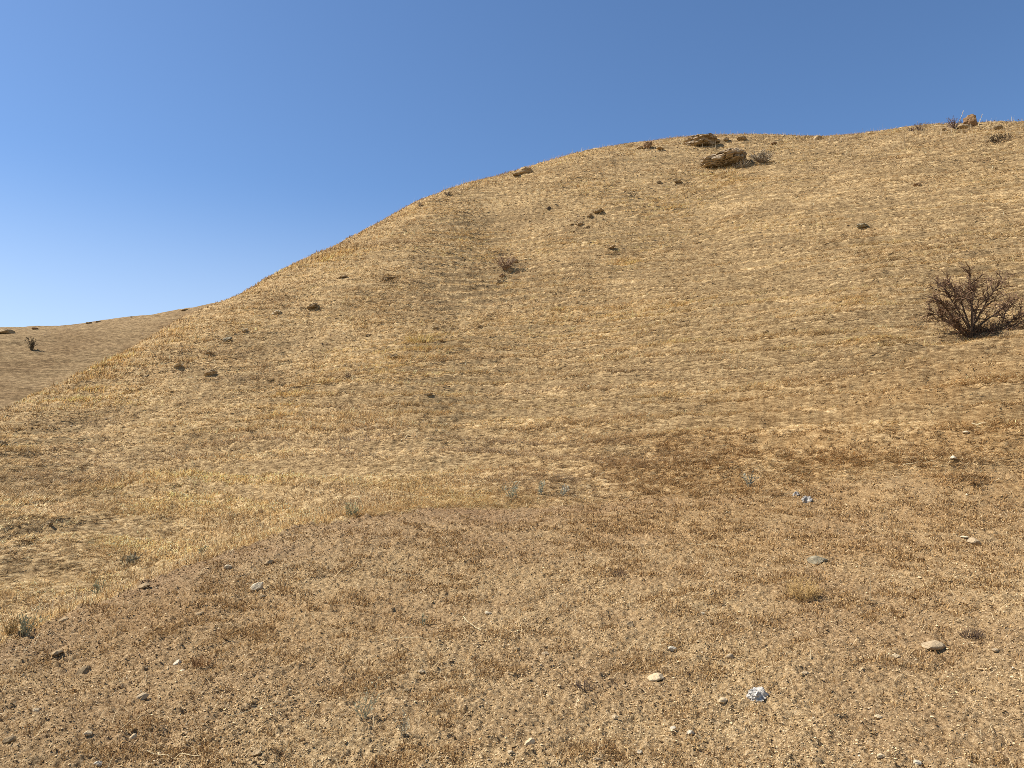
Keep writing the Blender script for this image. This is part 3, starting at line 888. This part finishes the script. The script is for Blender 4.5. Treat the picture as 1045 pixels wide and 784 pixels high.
# ------------------------------------------------------------------ tubes, shrubs, weeds
class MB:
    def __init__(self):
        self.V = []; self.F = []; self.T = []; self.n = 0

    def tube(self, path, radii, sides=5, tint=(0.1, 0.07, 0.05)):
        P = [Vector(p) for p in path]
        rings = []
        for i, p in enumerate(P):
            d = (P[min(i + 1, len(P) - 1)] - P[max(i - 1, 0)]).normalized()
            a = d.orthogonal().normalized(); b = d.cross(a)
            ring = []
            for s in range(sides):
                th = 2 * math.pi * s / sides
                q = p + (a * math.cos(th) + b * math.sin(th)) * radii[i]
                self.V.append(q[:]); self.T.append(tint); ring.append(self.n); self.n += 1
            rings.append(ring)
        for r0, r1 in zip(rings, rings[1:]):
            for s in range(sides):
                self.F.append((r0[s], r0[(s + 1) % sides], r1[(s + 1) % sides], r1[s]))
        self.F.append(tuple(rings[-1])); self.F.append(tuple(reversed(rings[0])))

    def leaf(self, p, d, L, w, tint):
        p = Vector(p); d = Vector(d).normalized(); s = d.orthogonal().normalized()
        s.rotate(Matrix.Rotation(random.uniform(0, 6.28), 3, d))
        for q in (p, p + d * L * .5 + s * w * .5, p + d * L, p + d * L * .5 - s * w * .5):
            self.V.append(q[:]); self.T.append(tint); self.n += 1
        self.F.append((self.n - 4, self.n - 3, self.n - 2, self.n - 1))

    def build(self, name, mat, parent=None):
        fl = np.array([i for f in self.F for i in f]); tot = np.array([len(f) for f in self.F])
        me = mesh_from(name, np.array(self.V), fl, tot, mat, {'tint': np.array(self.T)})
        return link(name, me, parent)


def wander(p, d, L, n, jit, up=0.0):
    pts = [Vector(p)]; d = Vector(d).normalized()
    for i in range(n):
        d = (d + Vector((random.gauss(0, jit), random.gauss(0, jit), random.gauss(0, jit) + up))).normalized()
        pts.append(pts[-1] + d * (L / n))
    return pts


def tint(c, v=0.25):
    k = random.uniform(1 - v, 1 + v); return tuple(min(0.85, a * k) for a in c)


def bare_shrub():
    p, r = at(990, 343)
    h = px_size(56, r)
    root = empty('bare_shrub', p - Vector((0, 0, 0.05)), 'dark leafless shrub with forked spreading branches on the right hillside', 'shrub')
    # heading of each stem (x across the picture, y away), reach and length
    stems = [((-0.86, -0.15, 0.9), 0.84), ((-0.66, 0.3, 0.75), 0.66), ((-0.46, -0.2, 1.0), 0.94), ((-0.22, 0.15, 1.0), 0.95), ((0.06, -0.2, 1.0), 1.0), ((0.34, 0.25, 1.0), 0.98),
             ((0.62, -0.1, 0.95), 1.0), ((0.85, 0.25, 0.75), 1.05), ((1.0, -0.2, 0.42), 0.85), ((-0.9, -0.35, 0.3), 0.45), ((1.05, 0.2, 0.15), 0.8)]
    for d, k in stems:
        L = h * k * 1.05
        b = MB(); tw = MB()
        main = wander((random.uniform(-.08, .08), random.uniform(-.08, .08), 0), d, L * 0.92, 9, 0.085, 0.02)
        r0 = 0.036 * (0.6 + 0.5 * k)
        b.tube(main, [r0 * (1 - 0.8 * i / 9) for i in range(10)], 6)
        tips = []
        for i in range(3, 10):
            for _ in range(2 if i > 4 else 1):
                dd = (main[i] - main[i - 1]).normalized() + Vector((random.gauss(0, .6), random.gauss(0, .6), random.gauss(0.1, .45)))
                sl = L * random.uniform(0.18, 0.44) * (1.1 - 0.05 * i)
                sub = wander(main[i], dd, sl, 5, 0.2, 0.05)
                b.tube(sub, [r0 * 0.36 * (1 - 0.75 * j / 5) + 0.003 for j in range(6)], 4)
                tips.append(sub)
        for sub in tips:
            for j in range(1, 6):
                for _ in range(4):
                    dd = (sub[j] - sub[j - 1]).normalized() + Vector((random.gauss(0, .8), random.gauss(0, .8), random.gauss(0, .7)))
                    tl = random.uniform(0.08, 0.30)
                    q = wander(sub[j], dd, tl, 3, 0.25)
                    c = tint((0.17, 0.105, 0.064), 0.45)
                    tw.tube(q, [0.008, 0.007, 0.0055, 0.004], 3, c)
                    if random.random() < 0.75:
                        for _ in range(2):
                            tw.leaf(q[random.randint(1, 3)], (random.gauss(0, 1), random.gauss(0, 1), random.gauss(0, 1)), random.uniform(.025, .06), random.uniform(.015, .03), tint((0.20, 0.125, 0.066), 0.4))
        bo = b.build('branch', M['bark'], root)
        tw.build('twigs', M['twig'], bo)['kind'] = 'stuff'
    # dry skirt of thin shoots round the base
    sk = MB()
    for _ in range(420):
        a = random.uniform(0, 6.28); rr = abs(random.gauss(0, 0.5))
        x0 = rr * math.cos(a) + 0.25; y0 = rr * math.sin(a) * 0.7
        z0 = float(main_z(np.array([p.x + x0]), np.array([p.y + y0]))[0]) - p.z + 0.02
        q = wander((x0, y0, z0), (random.gauss(0.2, .7), random.gauss(0, .6), 0.9), random.uniform(.15, .45), 3, .25)
        sk.tube(q, [0.008, 0.007, 0.005, 0.003], 3, tint((0.10, 0.066, 0.042), .45))
    sk.build('base_shoots', M['twig'], root)['kind'] = 'stuff'


random.seed(23)
bare_shrub()
random.seed(5)


def twiggy(px, py, wpx, hpx, col, label, name='dry_shrub', cat='shrub', far=False, n=70, thick=1.0, leafc=None, group=None, flat=False):
    p, r = at(px, py, far); w = px_size(wpx, r); h = px_size(hpx, r)
    st = MB(); lv = MB()
    pix = r / F
    rad = max(0.0022, pix * 0.22) * thick
    for _ in range(n):
        a = random.uniform(0, 6.28); q = math.sqrt(random.random())
        d = (math.cos(a) * q * w * .5, math.sin(a) * q * w * .4, h * random.uniform(.55, 1.05) * (1 - 0.45 * q * q))
        o_ = (d[0] * (0.7 if flat else .2), d[1] * (0.7 if flat else .2), -0.3 * pix)
        L = math.sqrt((d[0] - o_[0]) ** 2 + (d[1] - o_[1]) ** 2 + d[2] ** 2)
        pth = wander(o_, (d[0] - o_[0], d[1] - o_[1], d[2]), L, 4, .13)
        st.tube(pth, [rad * (1 - .15 * i) for i in range(5)], 3, tint(col, .35))
        for i in range(2, 5):
            if random.random() < .7:
                s2 = wander(pth[i], (random.gauss(0, 1), random.gauss(0, 1), random.uniform(0, 1)), h * random.uniform(.1, .25), 2, .2)
                st.tube(s2, [rad * .7, rad * .6, rad * .4], 3, tint(col, .35))
            if leafc and random.random() < .9:
                lv.leaf(pth[i], (random.gauss(0, 1), random.gauss(0, 1), random.gauss(.3, 1)), pix * random.uniform(1.2, 2.6), pix * random.uniform(.8, 1.5), tint(leafc, .35))
    ob = st.build(name, M['twig']); ob.location = p
    if lv.n:
        lv.build('leaves', M['grass'], ob)
    return tag(ob, label, cat, group)


twiggy(973, 131, 17, 11, (0.17, 0.12, 0.10), 'grey brown twiggy shrub left of the cone shaped rock on the skyline', n=42)
twiggy(939, 133, 16, 8, (0.19, 0.14, 0.11), 'thin low grey shrub on the skyline, left of the twiggy shrub', n=26)
twiggy(930, 134, 8, 5, (0.2, 0.15, 0.12), 'smallest faint shrub on the right skyline', n=20)
twiggy(778, 166, 26, 13, (0.24, 0.19, 0.13), 'pale grey dry shrub right of the large layered boulder', n=110, leafc=(0.3, 0.26, 0.18))
twiggy(758, 171, 22, 8, (0.32, 0.26, 0.17), 'pale dry brush at the foot of the large layered boulder', n=60)
twiggy(1022, 144, 20, 6, (0.11, 0.08, 0.055), 'low dark mat of brush below the right skyline', n=60, flat=True, leafc=(0.16, 0.12, 0.07))
twiggy(457, 200, 9, 5, (0.14, 0.11, 0.08), 'small dark shrub on the left skyline', n=25)
twiggy(428, 212, 6, 7, (0.16, 0.12, 0.09), 'thin upright stalks on the left skyline', 'dry_shrub', n=10)
twiggy(516, 274, 24, 17, (0.24, 0.165, 0.11), 'dry brown bush growing over the mid slope outcrop', n=60, leafc=(0.32, 0.22, 0.13))
twiggy(32, 358, 7, 13, (0.12, 0.09, 0.055), 'lone dark shrub on the distant hill', far=True, n=26, leafc=(0.13, 0.105, 0.06))
twiggy(355, 386, 9, 6, (0.2, 0.15, 0.11), 'small grey dry shrub on the mid left slope', n=25)
twiggy(993, 651, 26, 9, (0.09, 0.06, 0.04), 'dark brown dead weed on the right dirt, near the wide stone', 'dead_weed', 'dead weed', n=60, flat=True)
twiggy(632, 588, 17, 10, (0.12, 0.08, 0.05), 'dark dead weed in the middle of the dirt', 'dead_weed', 'dead weed', n=40, flat=True)
twiggy(596, 703, 26, 9, (0.12, 0.085, 0.06), 'dark dead weed left of the cream flat stone', 'dead_weed', 'dead weed', n=50, flat=True)
twiggy(205, 680, 24, 11, (0.28, 0.165, 0.075), 'reddish brown dead weed on the left dirt bank', 'dead_weed', 'dead weed', n=50, flat=True)
twiggy(820, 612, 34, 22, (0.42, 0.28, 0.11), 'golden brown dry grass clump in the reddish weeds', 'grass_clump', 'grass clump', n=150, flat=True)
twiggy(430, 350, 40, 10, (0.62, 0.48, 0.2), 'yellow grass tuft in the hollow of the mid left slope', 'grass_clump', 'grass clump', n=150, flat=True)


def weed(px, py, wpx, hpx, col, label, n=9, lean=0.2):
    p, r = at(px, py); w = px_size(wpx, r); h = px_size(hpx, r); pix = r / F
    st = MB(); lv = MB()
    for _ in range(n):
        d = Vector((random.gauss(lean, .35) * w, random.gauss(0, .3) * w, h * random.uniform(.5, 1)))
        pth = wander((random.gauss(0, .15) * w, random.gauss(0, .12) * w, -.01), d, d.length, 5, .08)
        st.tube(pth, [max(.002, pix * .4) * (1 - .13 * i) for i in range(6)], 4, tint(col, .2))
        for i in range(1, 6):
            for _ in range(2):
                lv.leaf(pth[i], (random.gauss(0, .6), random.gauss(0, .6), random.uniform(.3, 1)), pix * random.uniform(2, 5), pix * random.uniform(.8, 1.5), tint(col, .25))
    ob = st.build('weed', M['twig']); ob.location = p
    lv.build('leaves', M['grass'], ob)
    return tag(ob, label, 'weed', 'grey green weeds')


GG = (0.27, 0.26, 0.155)
weed(24, 648, 12, 24, GG, 'grey green weed standing behind the bank at the left edge', 10)
weed(9, 648, 9, 13, (0.33, 0.23, 0.1), 'brownish weed at the left edge beside the green weed', 9)
weed(100, 609, 7, 14, GG, 'thin green weed behind the bank crest', 6)
weed(131, 576, 12, 10, (0.2, 0.18, 0.12), 'dull grey weed in the grass above the bank crest', 8)
weed(205, 567, 8, 10, GG, 'small green weed on the grass by the upper bank crest', 6)
weed(360, 528, 12, 14, (0.3, 0.29, 0.16), 'pale green weed where the bank meets the hill', 8)
weed(370, 732, 20, 36, (0.36, 0.34, 0.21), 'tall pale green weed in the lower left dirt', 9, .35)
weed(412, 750, 9, 22, (0.33, 0.29, 0.19), 'thin pale weed right of the tall green weed', 5)
weed(431, 639, 5, 16, GG, 'thin upright green stalk in the middle left dirt', 3)
weed(521, 508, 13, 16, (0.36, 0.35, 0.24), 'grey green weed at the grass edge, left of three', 8)
weed(550, 505, 9, 15, (0.36, 0.35, 0.24), 'grey green weed at the grass edge, middle of three', 6)
weed(573, 506, 10, 11, (0.38, 0.36, 0.26), 'grey green weed at the grass edge, right of three', 6)
weed(764, 497, 6, 14, (0.26, 0.26, 0.19), 'lone grey weed at the grass edge right of the middle', 5)


def straw(px0, py0, px1, py1, label, up=False, thick=1.0, cat='straw'):
    p0, r0 = at(px0, py0)
    m = MB()
    if up:
        h = px_size(py0 - py1, r0); p1 = p0 + Vector((px_size(px1 - px0, r0), 0, h))
    else:
        p1, _ = at(px1, py1)
    rad = max(.0022, .42 * r0 / F) * thick
    n = 8; path = []
    for i in range(n + 1):
        q = p0.lerp(p1, i / n)
        if not up:
            q.z = float(main_z(np.array([q.x]), np.array([q.y]))[0]) + rad + 0.016
        path.append(q - p0)
    m.tube(path, [rad * (1 - .5 * i / n) for i in range(n + 1)], 5, (0.78, 0.65, 0.38))
    for k in range(2):
        i = random.randint(3, n - 1)
        m.tube(wander(path[i], (path[-1] - path[0]).normalized() + Vector((random.gauss(0, .3), random.gauss(0, .3), .15)), (path[-1] - path[0]).length * .2, 3, .1), [rad * .6, rad * .5, rad * .4, rad * .3], 4, (0.7, 0.55, 0.3))
    ob = m.build('straw_stalk' if cat == 'straw' else 'dead_stick', M['grass']); ob.location = p0
    tag(ob, label, cat, 'stalks lying on the ground' if not up else None)


straw(233, 735, 308, 713, 'long yellow straw lying on the lower left dirt', thick=1.2)
straw(394, 655, 440, 655, 'pale straw lying flat in the middle left dirt')
straw(473, 632, 491, 646, 'short pale straw slanting down near the centre')
straw(703, 557, 740, 559, 'thin pale straw lying in the weeds right of the middle')
straw(888, 613, 889, 595, 'single upright pale straw in the reddish weeds', True)
straw(922, 476, 959, 471, 'pale straw lying in the grass below the shrub')
straw(617, 469, 639, 463, 'pale straw lying on the grass slope at the centre')
straw(640, 668, 654, 652, 'short straw beside the brown clod in the middle dirt', thick=.8)
straw(150, 770, 205, 775, 'straw lying along the bottom edge at the left')
straw(976, 132, 984, 114, 'tall pale grass stalk leaning over the right skyline', True, thick=.5)
straw(998, 130, 1003, 118, 'pale grass stalk right of the cone shaped rock', True, thick=.5)
straw(992, 435, 1007, 434, 'short dead stick lying on the right slope', thick=2.0, cat='stick')
straw(409, 451, 420, 445, 'dark dead stick lying on the lower middle slope', thick=1.6, cat='stick')

# ------------------------------------------------------------------ light, sky, camera
EL, AZ = R(50), R(-82)        # azimuth clockwise from +Y: the sun stands to the left
to_sun = Vector((math.sin(AZ) * math.cos(EL), math.cos(AZ) * math.cos(EL), math.sin(EL)))
sl = bpy.data.lights.new('sun', 'SUN'); sl.energy = 5.0; sl.angle = R(0.53); sl.color = (1.0, 0.94, 0.90)
so = bpy.data.objects.new('sun', sl); C.objects.link(so); so.rotation_euler = to_sun.to_track_quat('Z', 'Y').to_euler()

w = bpy.data.worlds.new('World'); scene.world = w; w.use_nodes = True
nt = w.node_tree; nt.nodes.clear()
st = nt.nodes.new('ShaderNodeTexSky'); st.sky_type = 'NISHITA'; st.sun_disc = False
st.sun_elevation = EL; st.sun_rotation = AZ % (2 * math.pi)
st.altitude = 1500; st.air_density = 1.0; st.dust_density = 1.0; st.ozone_density = 4.0
bg = nt.nodes.new('ShaderNodeBackground'); bg.inputs['Strength'].default_value = 0.10
wo = nt.nodes.new('ShaderNodeOutputWorld')
hs = nt.nodes.new('ShaderNodeHueSaturation'); hs.inputs['Saturation'].default_value = 1.08
nt.links.new(st.outputs[0], hs.inputs['Color']); tc = nt.nodes.new('ShaderNodeTexCoord'); sx = nt.nodes.new('ShaderNodeSeparateXYZ'); nt.links.new(tc.outputs['Generated'], sx.inputs[0])
mr = nt.nodes.new('ShaderNodeMapRange'); mr.inputs['From Min'].default_value = 0.05; mr.inputs['From Max'].default_value = 0.36; mr.inputs['To Min'].default_value = 0.5; mr.inputs['To Max'].default_value = 0.0
mr.interpolation_type = 'SMOOTHSTEP'; nt.links.new(sx.outputs['Z'], mr.inputs['Value'])
mx = nt.nodes.new('ShaderNodeMix'); mx.data_type = 'RGBA'; mx.inputs[7].default_value = (5.2, 5.6, 5.9, 1)
nt.links.new(mr.outputs[0], mx.inputs[0]); nt.links.new(hs.outputs[0], mx.inputs[6]); nt.links.new(mx.outputs[2], bg.inputs[0]); nt.links.new(bg.outputs[0], wo.inputs[0])

cam = bpy.data.cameras.new('camera'); co = bpy.data.objects.new('camera', cam); C.objects.link(co)
cam.sensor_fit = 'HORIZONTAL'; cam.angle = R(HFOV); cam.clip_end = 3000; cam.clip_start = 0.05
co.location = CAM; co.rotation_euler = (math.pi / 2 + PITCH, 0, 0)
scene.camera = co
scene.cycles.use_denoising = False
scene.cycles.filter_width = 0.8
scene.view_settings.view_transform = 'Standard'; scene.view_settings.look = 'None'
scene.view_settings.gamma = 1.0; scene.view_settings.exposure = 0.68
scene.view_settings.use_curve_mapping = False
